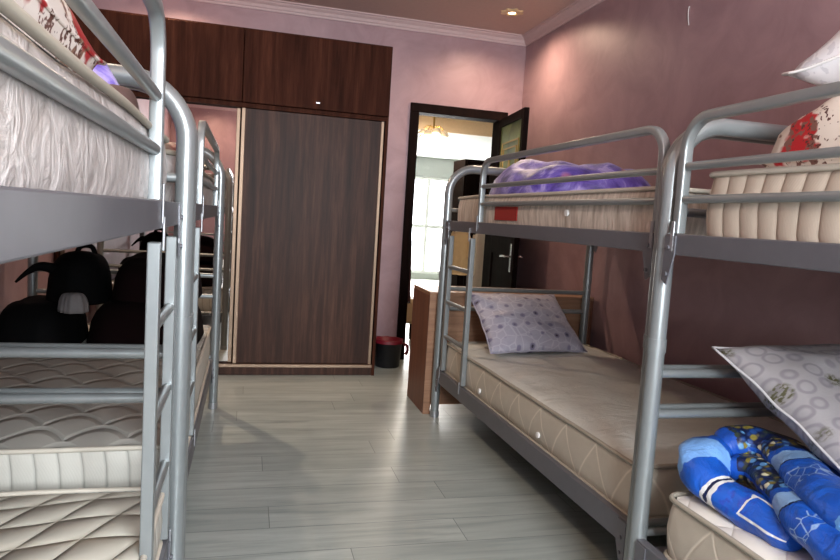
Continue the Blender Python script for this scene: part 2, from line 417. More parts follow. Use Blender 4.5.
# cornice: a stepped cove round the room
prof = [(0, 0), (0, -.072), (.012, -.072), (.016, -.058), (.024, -.054), (.034, -.034), (.054, -.02), (.058, -.012), (.075, -.009), (.075, 0)]
def cornice(name, a, b, inward):
    P, Q = Vector(a), Vector(b); I = Vector(inward); V = []
    for p in (P, Q):
        for (d, z) in prof: V.append(p + I * d + Vector((0, 0, z)))
    k = len(prof); F = [(i, (i + 1) % k, k + (i + 1) % k, k + i) for i in range(k)] + [tuple(range(k)), tuple(range(k, 2 * k))]
    struct(MB().add(V, F).build(name, M['cornice']))
cornice('trim_1', (XL, YB, ZC), (XR, YB, ZC), (0, -1, 0))
cornice('trim_2', (XR, YF, ZC), (XR, YB, ZC), (-1, 0, 0))
cornice('trim_3', (XL, YF, ZC), (XL, YB, ZC), (1, 0, 0))
cornice('trim_4', (XL, YF, ZC), (XR, YF, ZC), (0, 1, 0))

# window behind the camera
def window(name, x0, x1, z0, z1, y, mull, trans=None):
    w = bpy.data.objects.new(name, None); C.objects.link(w); w.location = (x0, y, z0); struct(w)
    m = MB(); W, H = x1 - x0, z1 - z0; t = .06
    m.box((0, -.035, 0), (t, .035, H)); m.box((W - t, -.035, 0), (W, .035, H)); m.box((t, -.035, 0), (W - t, .035, t)); m.box((t, -.035, H - t), (W - t, .035, H))
    for q in mull: m.box((q - .035, -.03, t), (q + .035, .03, H - t))
    if trans: m.box((t, -.028, trans - .035), (W - t, .028, trans + .035))
    m.build('window_frame', M['hall_white'], w)
    MB().box((t * .5, -.004, t * .5), (W - t * .5, .004, H - t * .5)).build('window_pane', M['glass'], w)
    return w
window('window_1', WX0, WX1, WZ0, WZ1, YF - .06, [.7])

# ------------------------------------------------------------------ the doorway and the room beyond
d = bpy.data.objects.new('door_1', None); C.objects.link(d); d.location = (DX0, YB, 0); struct(d)
fw = .075
m = MB()
m.box((-fw, -.02, 0), (0, .14, DZ), .004); m.box((DX1 - DX0, -.02, 0), (DX1 - DX0 + fw, .14, DZ), .004); m.box((-fw, -.02, DZ), (DX1 - DX0 + fw, .14, DZ + fw), .004)
m.build('door_frame', M['wenge'], d)
ang = math.atan2(4.71 - 5.43, 1.955 - 2.03)
lf = bpy.data.objects.new('door_leaf', None); C.objects.link(lf); lf.parent = d
lf.location = (DX1 - DX0 - .005, -.025, .01); lf.rotation_euler = (0, 0, ang)
LW, LH, LT = .72, 2.075, .04          # local x runs from hinge to lock edge, local -y faces the aisle
m = MB(); sx = .06
m.box((0, 0, 0), (sx, LT, LH), .003); m.box((LW - sx, 0, 0), (LW, LT, LH), .003)
for z0, z1 in ((0, .18), (.95, 1.15), (LH - .07, LH)): m.box((sx, 0, z0), (LW - sx, LT, z1), .003)
m.box((sx, .012, .18), (LW - sx, LT - .012, .95))
lfm = m.build('leaf_boards', M['wenge'], lf)
gp = MB().box((sx, .012, 1.15), (LW - sx, LT - .012, LH - .07)).build('glass_panel', M['doorglass'], lf)
# gilt diamond-and-frame motif on the glass, both faces
m = MB()
for yy in (.008, LT - .008):
    for k in (.0, .05):
        m.box((sx + .06 + k, yy - .003, 1.24 + k), (LW - sx - .06 - k, yy + .003, 1.252 + k)); m.box((sx + .06 + k, yy - .003, LH - .222 - k), (LW - sx - .06 - k, yy + .003, LH - .21 - k))
        m.box((sx + .06 + k, yy - .003, 1.24 + k), (sx + .072 + k, yy + .003, LH - .21 - k)); m.box((LW - sx - .072 - k, yy - .003, 1.24 + k), (LW - sx - .06 - k, yy + .003, LH - .21 - k))
    cx, cz = LW / 2, (1.24 + LH - .21) / 2
    V = [(cx - .07, yy - .003, cz), (cx, yy - .003, cz - .18), (cx + .07, yy - .003, cz), (cx, yy - .003, cz + .18)]
    V += [(a, yy + .003, c) for a, _, c in V]
    m.add(V, [(0, 1, 2, 3), (7, 6, 5, 4), (0, 4, 5, 1), (1, 5, 6, 2), (2, 6, 7, 3), (3, 7, 4, 0)])
m.build('gilt_motif', M['gold'], lf)
m = MB()
for s_, y0 in ((-1, 0), (1, LT)):
    m.box((LW - .085, y0 - .006 if s_ < 0 else y0, .83), (LW - .045, y0 if s_ < 0 else y0 + .006, 1.05), .002)
    m.tube([(LW - .065, y0, .95), (LW - .065, y0 + s_ * .05, .95), ], .009)
    m.tube(fillet([(LW - .065, y0 + s_ * .045, .95), (LW - .10, y0 + s_ * .05, .952), (LW - .19, y0 + s_ * .05, .945)], .02), .009)
m.build('door_handle', M['chrome'], lf)

# shell of the bright room beyond
struct(boxes('wall_hall_left', M['hall_white'], [((HX0 - .1, YB + .12, 0), (HX0, HY1, 2.97))]))
struct(boxes('wall_hall_right', M['hall_wall'], [((HX1, YB + .12, 0), (HX1 + .1, HY1, 2.97))]))
struct(boxes('wall_hall_near', M['hall_white'], [((XR + .12, YB + .02, 0), (HX1 + .1, YB + .12, 2.97)), ((HX0 - .1, YB + .02, ZC + .1), (XR + .12, YB + .12, 2.97))]))
GX0, GX1, GZ0, GZ1 = 2.75, 3.95, .12, 2.06
struct(boxes('wall_hall_far', M['hall_wall'], [((HX0 - .1, HY1, 0), (GX0, HY1 + .12, ZC)), ((GX1, HY1, 0), (HX1 + .1, HY1 + .12, ZC)), ((GX0, HY1, GZ1), (GX1, HY1 + .12, ZC)), ((GX0, HY1, 0), (GX1, HY1 + .12, GZ0))]))
struct(boxes('ceiling_hall', M['hall_white'], [((HX0 - .1, 9.2, HZ), (HX1 + .1, HY1 + .12, HZ + .1))]))
struct(boxes('ceiling_hall_near', M['hall_beige'], [((HX0 - .1, YB + .12, 2.87), (HX1 + .1, 9.2, 2.97))]))
struct(boxes('trim_5', M['hall_beige'], [((HX0, 9.16, HZ), (HX1, 9.2, 2.97))]))
window('window_2', GX0, GX1, GZ0, GZ1, HY1 + .06, [.72], .95)

# ceiling lamp of glass petals in the far room
cl = thing('chandelier', 'small ceiling lamp of glass petals in the room beyond the doorway', 'chandelier', (2.31, 8.6, 2.50))
m = MB(); m.tube([(0, 0, .37), (0, 0, .34)], .07, 24); m.tube([(0, 0, .34), (0, 0, -.09)], .012, 12); m.build('canopy', M['gold'], cl)
for k in range(9):
    a = k * 2 * PI / 8; r = .14 if k < 8 else 0; z = -.10 - (.03 if k % 2 else 0)
    V = []; F = []; S = 10
    rings = [(.006, 0), (.03, -.012), (.055, -.045), (.068, -.075), (.06, -.08), (.045, -.05), (.004, -.02)]
    for (q, zz) in rings:
        for i in range(S):
            t = 2 * PI * i / S; w = q * (1 + (.16 * math.cos(5 * t) if q > .05 else 0))
            V.append((r * math.cos(a) + w * math.cos(t), r * math.sin(a) + w * math.sin(t), z + zz))
    for j in range(len(rings) - 1):
        for i in range(S): F.append((j * S + i, j * S + (i + 1) % S, (j + 1) * S + (i + 1) % S, (j + 1) * S + i))
    mm = MB().add(V, F, None, True)
    mm.build('glass_petal', M['petal'], cl)
m = MB()
for k in range(8):
    a = k * 2 * PI / 8; m.tube([(.02 * math.cos(a), .02 * math.sin(a), -.08), (.09 * math.cos(a), .09 * math.sin(a), -.06), (.14 * math.cos(a), .14 * math.sin(a), -.10 - (.03 if k % 2 else 0))], .005, 8)
m.build('arm', M['gold'], cl)

ld = bpy.data.lights.new('lamp', 'POINT'); ld.energy = 45; ld.color = (1, .84, .64); ld.shadow_soft_size = .1
lo = bpy.data.objects.new('lamp_light', ld); C.objects.link(lo); lo.parent = cl; lo.location = (0, 0, -.26)
# tall dark cabinet in the far room
cb = thing('tall_cabinet', 'tall dark brown cabinet standing in the room beyond the doorway', 'cabinet', (3.1, 8.55, 0))
m = MB(); m.box((-.42, -.25, 0), (-.40, .25, 2.02)); m.box((.40, -.25, 0), (.42, .25, 2.02)); m.box((-.4, -.25, 2.0), (.4, .25, 2.02)); m.box((-.4, -.23, 0), (.4, .25, .08)); m.box((-.4, .23, .08), (.4, .25, 2.0))
m.build('body', M['wenge'], cb)
for s_ in (-1, 1):
    dr = MB().box((0 if s_ > 0 else -.398, -.272, .085), (.398 if s_ > 0 else 0, -.252, 1.995), .003).build('cabinet_door', M['wenge'], cb)
    MB().tube(fillet([(s_ * .03, -.272, 1.0), (s_ * .03, -.297, 1.0), (s_ * .03, -.297, 1.16), (s_ * .03, -.272, 1.16)], .008), .005, 8).build('cabinet_handle', M['chrome'], dr)

def garment(name, label, cat, mat, loc, w, h, th, seed, rot=0, sleeves=True, ragged=0.0):
    """hanging coat: a folded shell that widens from the shoulders, with sleeves"""
    m = MB(); nu, nv = 28, 22; V = []; F = []
    for j in range(nv + 1):
        t = j / nv
        half = w / 2 * (.35 + .65 * min(1, (t / .16)) ** .6) * (1 + .18 * t)
        for i in range(nu):
            a = 2 * PI * i / nu
            fold = 1 + .16 * math.sin(7 * a + seed) * t + .10 * noise.noise(Vector((math.cos(a) * 2, math.sin(a) * 2 + seed, t * 4)))
            zz = -h * t + (ragged * noise.noise(Vector((a * 3, seed, 0))) if j == nv else 0)
            V.append((half * math.cos(a) * (1 + .08 * math.sin(5 * a + seed) * t), th / 2 * math.sin(a) * fold * (.5 + .5 * min(1, t * 5)), zz))
    for j in range(nv):
        for i in range(nu): F.append((j * nu + i, j * nu + (i + 1) % nu, (j + 1) * nu + (i + 1) % nu, (j + 1) * nu + i))
    F.append(tuple(range(nu))); F.append(tuple(nv * nu + i for i in range(nu))[::-1])
    m.add(V, F, None, True)
    if sleeves:
        for s_ in (-1, 1):
            m.tube(smoothpath([(s_ * w * .38, 0, -h * .07), (s_ * w * .52, -.02, -h * .28), (s_ * w * .55, -.03, -h * .62)]), w * .13, 12)
    m.tube([(0, 0, .0), (0, 0, .02), (.02, 0, .05), (0, 0, .075), (-.02, 0, .06)], .004, 6)
    o = m.build(name, mat); o.location = loc; o.rotation_euler = (0, 0, rot)
    return tag(o, label, cat)

# coat stand with coats in the far room
st = thing('coat_stand', 'slim coat stand in the bright room, seen through the bunk ladder', 'coat stand', (2.15, 6.4, 0))
m = MB(); m.tube([(0, 0, .02), (0, 0, 1.32)], .016, 12); m.build('pole', M['wenge'], st)
for k in range(4):
    a = k * PI / 2 + .4
    MB().tube(fillet([(0, 0, .06), (.12 * math.cos(a), .12 * math.sin(a), .06), (.22 * math.cos(a), .22 * math.sin(a), .01)], .04), .012, 10).build('foot', M['wenge'], st)
    MB().tube(fillet([(0, 0, 1.2), (.08 * math.cos(a), .08 * math.sin(a), 1.2), (.12 * math.cos(a), .12 * math.sin(a), 1.28)], .03), .008, 8).build('peg', M['wenge'], st)
coatmat = plain('pale_beige_coat', (212, 200, 182), .8); olive = plain('tan_coat', (206, 178, 132), .8)
garment('coat', 'pale beige coat on the stand beyond the doorway', 'coat', coatmat, (2.26, 6.30, 1.13), .20, .72, .14, 1.3, .3)
garment('coat', 'tan short coat on the stand beyond the doorway, nearer the ladder', 'coat', olive, (2.04, 6.30, 1.13), .17, .45, .13, 4.1, -.4)
# black cap on top of the stand
m = MB(); V = []; F = []; S = 20
for j in range(7):
    t = j / 6 * PI / 2
    for i in range(S): a = 2 * PI * i / S; V.append((.095 * math.cos(t) * math.cos(a), .10 * math.cos(t) * math.sin(a), .09 * math.sin(t)))
for j in range(6):
    for i in range(S): F.append((j * S + i, j * S + (i + 1) % S, (j + 1) * S + (i + 1) % S, (j + 1) * S + i))
m.add(V, F, None, True); m.add(V[:S], [tuple(range(S))[::-1]])
m.box((-.07, -.19, -.004), (.07, -.08, .008), .003)
cap = m.build('cap', M['black']); cap.location = (2.15, 6.4, 1.30); cap.rotation_euler = (.1, .1, .5); tag(cap, 'black cap on top of the coat stand beyond the doorway', 'cap')
# dark red jacket on the left jamb, stool beneath
garment('jacket', 'dark red jacket hanging beside the left door jamb in the far room', 'jacket', plain('dark_red_wool', (58, 20, 20), .9), (1.285, 5.645, 1.13), .19, .66, .12, 2.2, 0, False, .05)
stl = thing('stool', 'low tan padded stool behind the left door jamb', 'stool', (1.5, 6.25, 0))
MB().box((-.13, -.15, .2), (.13, .15, .44), .03).build('seat', plain('tan_vinyl', (190, 160, 122), .5), stl)
for sx_ in (-1, 1):
    for sy_ in (-1, 1): MB().tube([(sx_ * .1, sy_ * .12, .21), (sx_ * .11, sy_ * .13, 0)], .016, 10).build('leg', M['wenge'], stl)

# ------------------------------------------------------------------ wardrobe
wd = thing('wardrobe', 'tall brown wooden wardrobe with mirrored and wooden sliding doors', 'wardrobe', (XL + .005, 4.87, 0))
WW, WD, WH, WM = .963 - XL - .005, .575, 2.436, 1.912   # local coordinates, front at y = 0
MX = -.083 - XL                                           # where the two doors meet
m = MB()
m.box((WW - .022, 0, 0), (WW, WD, WH)); m.box((0, 0, 0), (.022, WD, WH)); m.box((.022, WD - .01, 0), (WW - .022, WD, WH))
m.box((.022, 0, WH - .022), (WW - .022, WD - .01, WH)); m.box((.022, 0, WM - .012), (WW - .022, WD - .01, WM + .018)); m.box((.022, .02, .06), (WW - .022, WD - .01, .085))
m.build('body', M['wardrobe_red'], wd)
MB().box((.022, .012, 0), (WW - .022, .03, .06), .002).build('plinth', M['wardrobe'], wd)
m = MB(); m.box((.022, -.004, .06), (WW - .022, .075, .082), .002); m.build('bottom_track', M['alu'], wd)
# wooden sliding door
sd = MB().box((MX + .022, .012, .09), (WW - .05, .03, WM - .016), .001).build('sliding_door', M['wardrobe'], wd)
m = MB(); m.box((MX, .004, .086), (MX + .026, .034, WM - .014), .003); m.build('door_profile', M['alu'], sd)
m = MB(); m.box((WW - .052, .004, .086), (WW - .03, .034, WM - .014), .003); m.build('door_profile', M['alu'], sd)
# mirrored sliding door, running behind it
md = MB().box((.05, .052, .09), (MX - .03, .06, WM - .016)).build('mirror_door', M['mirror'], wd)
for x in (.026, MX - .034): MB().box((x, .044, .086), (x + .026, .07, WM - .014), .003).build('door_profile', M['alu'], md)
# upper cupboard doors
for k, (a, b) in enumerate(((.005, MX / 2), (MX / 2, MX), (MX, WW - .002))):
    u = MB().box((a + .0025, -.018, WM + .022), (b - .0025, -.001, WH - .012), .0015).build('cupboard_door', M['wardrobe_red'], wd)
    kx = .436 - XL if k == 2 else b - .08
    if k < 2: continue
    m = MB(); m.box((kx - .016, -.03, WM + .058), (kx + .016, -.017, WM + .072), .003); m.build('knob', M['chrome'], u)

# ------------------------------------------------------------------ beds
def bed(name, label, xa, sgn, y0, y1, lad, g0, g1, ur=.004, zg=1.52, rot=0):
    """xa = aisle post axis, sgn = +1 when the wall is on +x; lad = (ya, yb) ladder; g0..g1 guard rail"""
    t = thing(name, label, 'bunk bed', (xa, y0, 0), 'metal bunk beds along the walls')
    t.rotation_euler = (0, 0, rot)
    L = y1 - y0; W = .975
    def X(u): return u * sgn
    R = .0255
    def bx(m, u0, u1, ya, yb, z0, z1, bev=0): m.box((min(X(u0), X(u1)), ya, z0), (max(X(u0), X(u1)), yb, z1), bev)
    for y in (0, L):
        m = MB(); m.tube(fillet([(X(0), y, .02), (X(0), y, 1.52), (X(W), y, 1.52), (X(W), y, .02)], .15, 10), R, 18)
        fr = m.build('end_frame', M['metal'], t)
        for z, r in ((.31, .012), (.674, .014), (.796, .014), (1.27, .012)):
            MB().tube([(X(.015), y, z), (X(W - .015), y, z)], r, 12).build('crossbar', M['metal'], fr)
        for u in (0, W):
            MB().tube([(X(u), y, .86), (X(u), y, .90)], R + .0025, 18).build('sleeve', M['metal'], fr)
            MB().tube([(X(u), y, 0), (X(u), y, .035)], R + .003, 18).build('foot_cap', M['hook'], fr)
    for u, out in ((ur, -1), (W - ur, 1)):
        for z0, z1 in ((.2246, .3038), (1.147, 1.2055)):
            m = MB(); bx(m, u - .014, u + .014, .022, L - .022, z0, z1, .003)
            bx(m, u - out * .014, u - out * .045, .03, L - .03, z0 + .004, z0 + .008)
            rl = m.build('side_rail', M['metal2'], t)
            for y, s_ in ((.03, 1), (L - .03, -1)):
                m = MB(); za, zb = z0 - .085 if z0 > 1 else z0 - .06, z1 - .006
                V = []
                for q in (u + out * .0145, u + out * .0185):
                    V += [(X(q), y - s_ * .002, za + .012), (X(q), y - s_ * .002, zb), (X(q), y + s_ * .045, zb), (X(q), y + s_ * .045, z0 + .0), (X(q), y + s_ * .020, za)]
                m.add(V, [(0, 1, 2, 3, 4), (9, 8, 7, 6, 5)] + [(i, (i + 1) % 5, 5 + (i + 1) % 5, 5 + i) for i in range(5)])
                for zz in (z0 + .02, za + .03): m.tube([(X(u + out * .018), y + s_ * .018, zz), (X(u + out * .024), y + s_ * .018, zz)], .006, 8)
                m.build('bracket', M['metal2'], rl)
    # slatted base of each bunk
    for z in (.285, 1.165):
        m = MB(); n_ = 13
        for k in range(n_): y = .08 + (L - .16) * k / (n_ - 1); m.box((min(X(.02), X(W - .02)), y - .03, z - .006), (max(X(.02), X(W - .02)), y + .03, z + .004))
        m.build('slat_base', M['metal2'], t)
    # guard rail on the aisle side and a lower one by the wall
    pr = rrect(.013, .014, .005, 3); uo = ur
    m = MB(); m.sweep(fillet([(X(uo), g0, 1.2075), (X(uo), g0, zg), (X(uo), g1, zg), (X(uo), g1, 1.2075)], .085, 8), pr, up=(0, 1, 0))
    gr = m.build('guard_rail', M['metal'], t)
    for z in (1.301, 1.391) if zg < 1.53 else (1.308, 1.415):
        MB().sweep([(X(uo), g0 + .01, z), (X(uo), g1 - .01, z)], rrect(.011, .0105, .008, 3), up=(0, 0, 1)).build('guard_bar', M['metal'], gr)
    for y in (g0, g1):
        m = MB(); bx(m, ur - .0155, ur - .019, y - .004, y + .010, 1.158, 1.24, .001); m.build('hook', M['hook'], gr)
    m = MB(); m.sweep(fillet([(X(W - uo), .12, 1.2075), (X(W - uo), .12, 1.42), (X(W - uo), L - .12, 1.42), (X(W - uo), L - .12, 1.2075)], .07, 8), pr, up=(0, 1, 0)); wgr = m.build('guard_rail', M['metal'], t)
    MB().sweep([(X(W - uo), .13, 1.32), (X(W - uo), L - .13, 1.32)], rrect(.011, .0105, .008, 3)).build('guard_bar', M['metal'], wgr)
    # ladder hooked on the aisle side
    ul = ur
    m = MB()
    for y in lad: bx(m, ul - .013, ul + .013, y - .017, y + .017, .312, 1.118, .003)
    ld = m.build('ladder', M['metal'], t)
    for z in (.52, .725, .935): MB().tube([(X(ul), lad[0], z), (X(ul), lad[1], z)], .0125, 12).build('rung', M['metal'], ld)
    for y in lad:
        for za, zb in ((1.10, 1.172), (.262, .33)):
            m = MB(); bx(m, ur - .0145, ur - .019, y + .004, y + .017, za, zb, .001); m.build('hook', M['hook'], ld)
    return t

R1 = (1.728, 3.838); R2 = (-.46, 1.674); L1 = (-.27, 1.879); L2 = (1.935, 4.06)
bed('bunk_bed', 'silver metal bunk bed by the right wall, its far end beside the desk', 1.187, 1, *R1, (3.38 - R1[0], 3.745 - R1[0]), 1.765 - R1[0], 3.285 - R1[0], rot=.0175)
bed('bunk_bed', 'silver metal bunk bed by the right wall with a blue comforter in its lower bunk', 1.162, 1, *R2, (-.25 - R2[0], .10 - R2[0]), .2 - R2[0], 1.613 - R2[0], ur=-.006)
bed('bunk_bed', 'silver metal bunk bed at left whose bare lower mattress has diagonal quilting', -.168, -1, *L1, (1.49 - L1[0], 1.81 - L1[0]), .0 - L1[0], 1.47 - L1[0], ur=.022, zg=1.575)
bed('bunk_bed', 'silver metal bunk bed at left standing before the mirrored wardrobe door', -.168, -1, *L2, (2.31 - L2[0], 2.65 - L2[0]), 2.70 - L2[0], 3.99 - L2[0], ur=.022)

# ------------------------------------------------------------------ mattresses
def mattress(label, x0, x1, y0, y1, z0, z1, top, side, pipe, seed=0, sag=.006, group='mattresses on the bunks', r=.03):
    t = thing('mattress', label, 'mattress', ((x0 + x1) / 2, (y0 + y1) / 2, z0), group)
    hx, hy, h = (x1 - x0) / 2, (y1 - y0) / 2, z1 - z0
    def nz(x, y, s=2.5): return noise.noise(Vector((x * s + seed * 3.1, y * s, seed)))
    # outline (rounded rectangle) sampled finely
    def outline(e):
        out = []; R = .045; a, b = hx + e, hy + e
        for (cx, cy, a0) in ((a - R, b - R, 0), (-a + R, b - R, PI / 2), (-a + R, -b + R, PI), (a - R, -b + R, 1.5 * PI)):
            for i in range(7): q = a0 + PI / 2 * i / 6; out.append((cx + R * math.cos(q), cy + R * math.sin(q)))
        return out
    base = outline(0); pts = []
    for i in range(len(base)):
        a, b = Vector(base[i]), Vector(base[(i + 1) % len(base)]); k = max(1, int((b - a).length / .05))
        for q in range(k): pts.append(a.lerp(b, q / k))
    n_ = len(pts)
    m = MB(); V = []; F = []
    lev = [(0, -.02), (.06, -.004), (.25, .004), (.5, .008), (.75, .004), (.94, -.004), (1, -.012)]
    for (f, e) in lev:
        for p in pts:
            q = p.normalized(); dz = sag * nz(p.x, p.y) * f
            V.append((p.x + e * q.x * (1 + .8 * nz(p.x * 2 + f, p.y * 2)), p.y + e * q.y * (1 + .8 * nz(p.x * 2, p.y * 2 + f)), h * f + dz))
    for j in range(len(lev) - 1):
        for i in range(n_): F.append((j * n_ + i, j * n_ + (i + 1) % n_, (j + 1) * n_ + (i + 1) % n_, (j + 1) * n_ + i))
    F.append(tuple(range(n_))[::-1])
    m.add(V, F, None, True); m.build('side_panel', side, t)
    # top: rings shrinking inwards
    m = MB(); V = []; F = []; K = 14
    for j in range(K + 1):
        s_ = 1 - j / K
        for p in pts:
            edge = min(hx - abs(p.x * s_), hy - abs(p.y * s_))
            x, y = p.x * s_, p.y * s_
            if j == 0: q = p.normalized(); x -= .012 * q.x; y -= .012 * q.y
            V.append((x, y, h + sag * nz(x, y) + .014 * (1 - math.exp(-max(edge, 0) / .05)) + sag * 1.2 * nz(x, y, 6) * (j > 0)))
    for j in range(K):
        for i in range(n_): F.append((j * n_ + i, j * n_ + (i + 1) % n_, (j + 1) * n_ + (i + 1) % n_, (j + 1) * n_ + i))
    m.add(V, F, None, True); m.build('top_panel', top, t)
    for zf in (0.05, 1):
        loop = [(p.x + .003 * p.normalized().x, p.y + .003 * p.normalized().y, h * zf + sag * nz(p.x, p.y) * zf) for p in pts]
        MB().tube(loop, .0075, 8, closed=True, caps=False).build('piping', pipe, t)
    return t
mR1u = mattress('striped satin mattress with a red label, under the purple comforter', 1.197, 2.12, 1.78, 3.76, 1.172, 1.342, M['m_satin'], M['s_stripe'], M['pipe2'], 1)
mR1l = mattress('bare grey-beige satin mattress with the lilac dotted pillow at its head', 1.19, 2.12, 1.78, 3.78, .292, .474, M['m_satin'], M['s_zig'], M['pipe'], 2, .008)
for q in (mR1u, mR1l): q.rotation_euler = (0, 0, .0175)
mR2u = mattress('cream quilted mattress carrying the red floral and silvery pillows', 1.175, 2.10, -.40, 1.548, 1.172, 1.366, M['m_diamond'], M['s_quilt'], M['pipe2'], 3)
mR2l = mattress('white quilted mattress beneath the blue comforter', 1.172, 2.10, -.40, 1.575, .292, .468, M['m_diamond'], M['s_zig'], M['pipe'], 4)
mL1u = mattress('pale damask mattress above left with beige piping, under the white floral pillow', -1.12, -.205, -.2, 1.80, 1.172, 1.355, M['m_satin'], M['s_damask'], M['pipe'], 5)
mL1l = mattress('bare cream mattress with diagonal quilting in the nearest lower left bunk', -1.12, -.195, -.2, 1.832, .292, .435, M['m_diag'], M['s_white'], M['pipe2'], 6)
mL2u = mattress('pale mattress holding crumpled red and dark bedding before the mirror', -1.12, -.205, 2.0, 4.0, 1.172, 1.345, M['m_satin'], M['s_damask'], M['pipe'], 7)
mL2l = mattress('pale mattress with half-moon stitching, below the dark blankets', -1.12, -.195, 1.965, 3.99, .292, .505, M['m_scale'], M['s_white'], M['pipe2'], 8)
# red label and vents on the mattress sides
MB().box((-.473, .09, .05), (-.4685, .36, .115), .0005).build('label', M['red'], mR1u)
def vents(par, xw, cy, ys, z):
    for y in ys:
        x = xw - par.location.x
        o = MB().tube([(x, y - par.location.y, z), (x - .008, y - par.location.y, z)], .013, 14).build('vent', M['white'], par)
vents(mR1l, 1.184, 0, (2.46, 3.15), .055)
vents(mR1u, 1.190, 0, (2.38, ), .09)

# ------------------------------------------------------------------ pillows
def pillow(label, corners, th, mat, seed=0, group=None, seam=None, N=26, wr=.5, pw=.55, rest=None):
    A, B, Cc, D = [Vector(c) for c in corners]        # A,B along one edge; D,Cc the opposite
    nrm = (B - A).cross(D - A).normalized()
    V = []; F = []; U = []
    cen = (A + B + Cc + D) / 4
    idx = {}
    for side in (1, -1):
        for j in range(N + 1):
            for i in range(N + 1):
                edge = i in (0, N) or j in (0, N)
                if side < 0 and edge: idx[side, i, j] = idx[1, i, j]; continue
                u, v = i / N, j / N; a, b = 2 * u - 1, 2 * v - 1
                p = (A * (1 - u) + B * u) * (1 - v) + (D * (1 - u) + Cc * u) * v
                pin = .055 * ((1 - a * a) * abs(b) ** 3 + (1 - b * b) * abs(a) ** 3)
                p = p.lerp(cen, pin)
                prof = ((1 - abs(a) ** 2.6) * (1 - abs(b) ** 2.6)) ** pw
                w = noise.noise(Vector((a * 2.2 + seed, b * 2.2, seed * 1.7))) * .25 + noise.noise(Vector((a * 5, b * 5 + seed, seed))) * .10
                p = p + nrm * side * th / 2 * prof * (1 + wr * w) + nrm * .008 * noise.noise(Vector((a * 3 + seed, b * 3, side)))
                if rest is not None: p.z = max(p.z, rest)
                idx[side, i, j] = len(V); V.append(p); U.append((u, v))
    for side in (1, -1):
        for j in range(N):
            for i in range(N):
                q = [idx[side, i, j], idx[side, i + 1, j], idx[side, i + 1, j + 1], idx[side, i, j + 1]]
                F.append(q if side > 0 else q[::-1])
    m = MB().add([v - cen for v in V], F, [[U[k] for k in f] for f in F], True)
    t = m.build('pillow', mat); t.location = cen; tag(t, label, 'pillow', group)
    loop = [V[idx[1, i, 0]] for i in range(N)] + [V[idx[1, N, j]] for j in range(N)] + [V[idx[1, i, N]] for i in range(N, 0, -1)] + [V[idx[1, 0, j]] for j in range(N, 0, -1)]
    MB().tube([p - cen for p in loop], .004, 6, closed=True, caps=False).build('piping', seam or mat, t)
    return t
pillow('lilac grey dotted pillow leaning on the head bars of the right lower bunk', [(1.29, 3.32, .505), (1.91, 3.40, .505), (1.84, 3.74, .79), (1.27, 3.71, .785)], .15, M['dots'], 1)
pillow('grey ring-patterned pillow propped above the blue comforter', [(1.455, 1.21, .605), (2.06, 1.19, .63), (1.92, 1.615, .905), (1.295, 1.60, .89)], .2, M['greyp'], 2, seam=M['greycloth2'], wr=.9)
pillow('white pillow with red and brown flowers under the silvery pillow on the right upper bunk', [(1.30, .95, 1.405), (1.94, .93, 1.41), (1.92, 1.49, 1.41), (1.30, 1.50, 1.405)], .40, M['floral2'], 3, pw=.3, rest=1.378)
pillow('silvery white damask pillow lying on top of the red floral pillow', [(1.42, .93, 1.70), (2.04, .90, 1.75), (1.93, 1.5, 1.745), (1.342, 1.5, 1.64)], .35, M['shiny_white'], 4, pw=.6, seam=M['white'], rest=1.60)
pillow('white floral pillow on the nearest left upper bunk', [(-.80, .72, 1.475), (-.27, .70, 1.475), (-.28, 1.42, 1.46), (-.82, 1.42, 1.47)], .25, M['floral'], 5, pw=.42, rest=1.366)

# ------------------------------------------------------------------ bedding
def lump(name, label, cat, mat, x0, x1, y0, y1, z0, h, seed, fold=.5, power=3, rot=0, group=None, nx=36, ny=44, fx=3, fy=3, edge=.06):
    """a soft heap with a closed underside: superellipse plan, folds from ridged noise"""
    hx, hy = (x1 - x0) / 2, (y1 - y0) / 2; V = []; F = []; U = []
    for j in range(ny + 1):
        v = -1 + 2 * j / ny
        for i in range(nx):
            pass
    rings = 16; S = 60
    for k in range(rings + 1):
        r = k / rings
        for i in range(S):
            a = 2 * PI * i / S; ca, sa = math.cos(a), math.sin(a)
            R = 1 / (abs(ca) ** power + abs(sa) ** power) ** (1 / power)
            R *= 1 + edge * noise.noise(Vector((ca * 2.5, sa * 2.5, seed * 2.3)))
            x, y = hx * R * r * ca, hy * R * r * sa
            n1 = noise.noise(Vector((x * fx + seed, y * fy, seed))); n2 = 1 - 2 * abs(noise.noise(Vector((x * fx * 2.1, y * fy * 2.1 + seed, seed * .7))))
            top = h * max(0, 1 - r ** 4.5) ** .5 * (1 + fold * (.55 * n1 + .25 * (n2 - .5)))
            V.append((x, y, max(top, .004) if k < rings else .012))
    for k in range(rings):
        for i in range(S): F.append((k * S + i, k * S + (i + 1) % S, (k + 1) * S + (i + 1) % S, (k + 1) * S + i)[::-1])
    b = len(V)
    for i in range(S): q = V[rings * S + i]; V.append((q[0] * .97, q[1] * .97, 0))
    for i in range(S): F.append((rings * S + i, b + i, b + (i + 1) % S, rings * S + (i + 1) % S))
    F.append(tuple(b + i for i in range(S)))
    o = MB().add(V, F, None, True).build(name, mat); o.location = ((x0 + x1) / 2, (y0 + y1) / 2, z0); o.rotation_euler = (0, 0, rot)
    bm = bmesh.new(); bm.from_mesh(o.data); bmesh.ops.recalc_face_normals(bm, faces=bm.faces); bm.to_mesh(o.data); bm.free()
    return tag(o, label, cat, group)
lump('comforter', 'purple flowered comforter heaped on the far right upper bunk', 'comforter', M['purple'], 1.27, 2.06, 2.84, 3.76, 1.345, .19, 2.0, .55, 2.6, fx=3.2, fy=3.2)
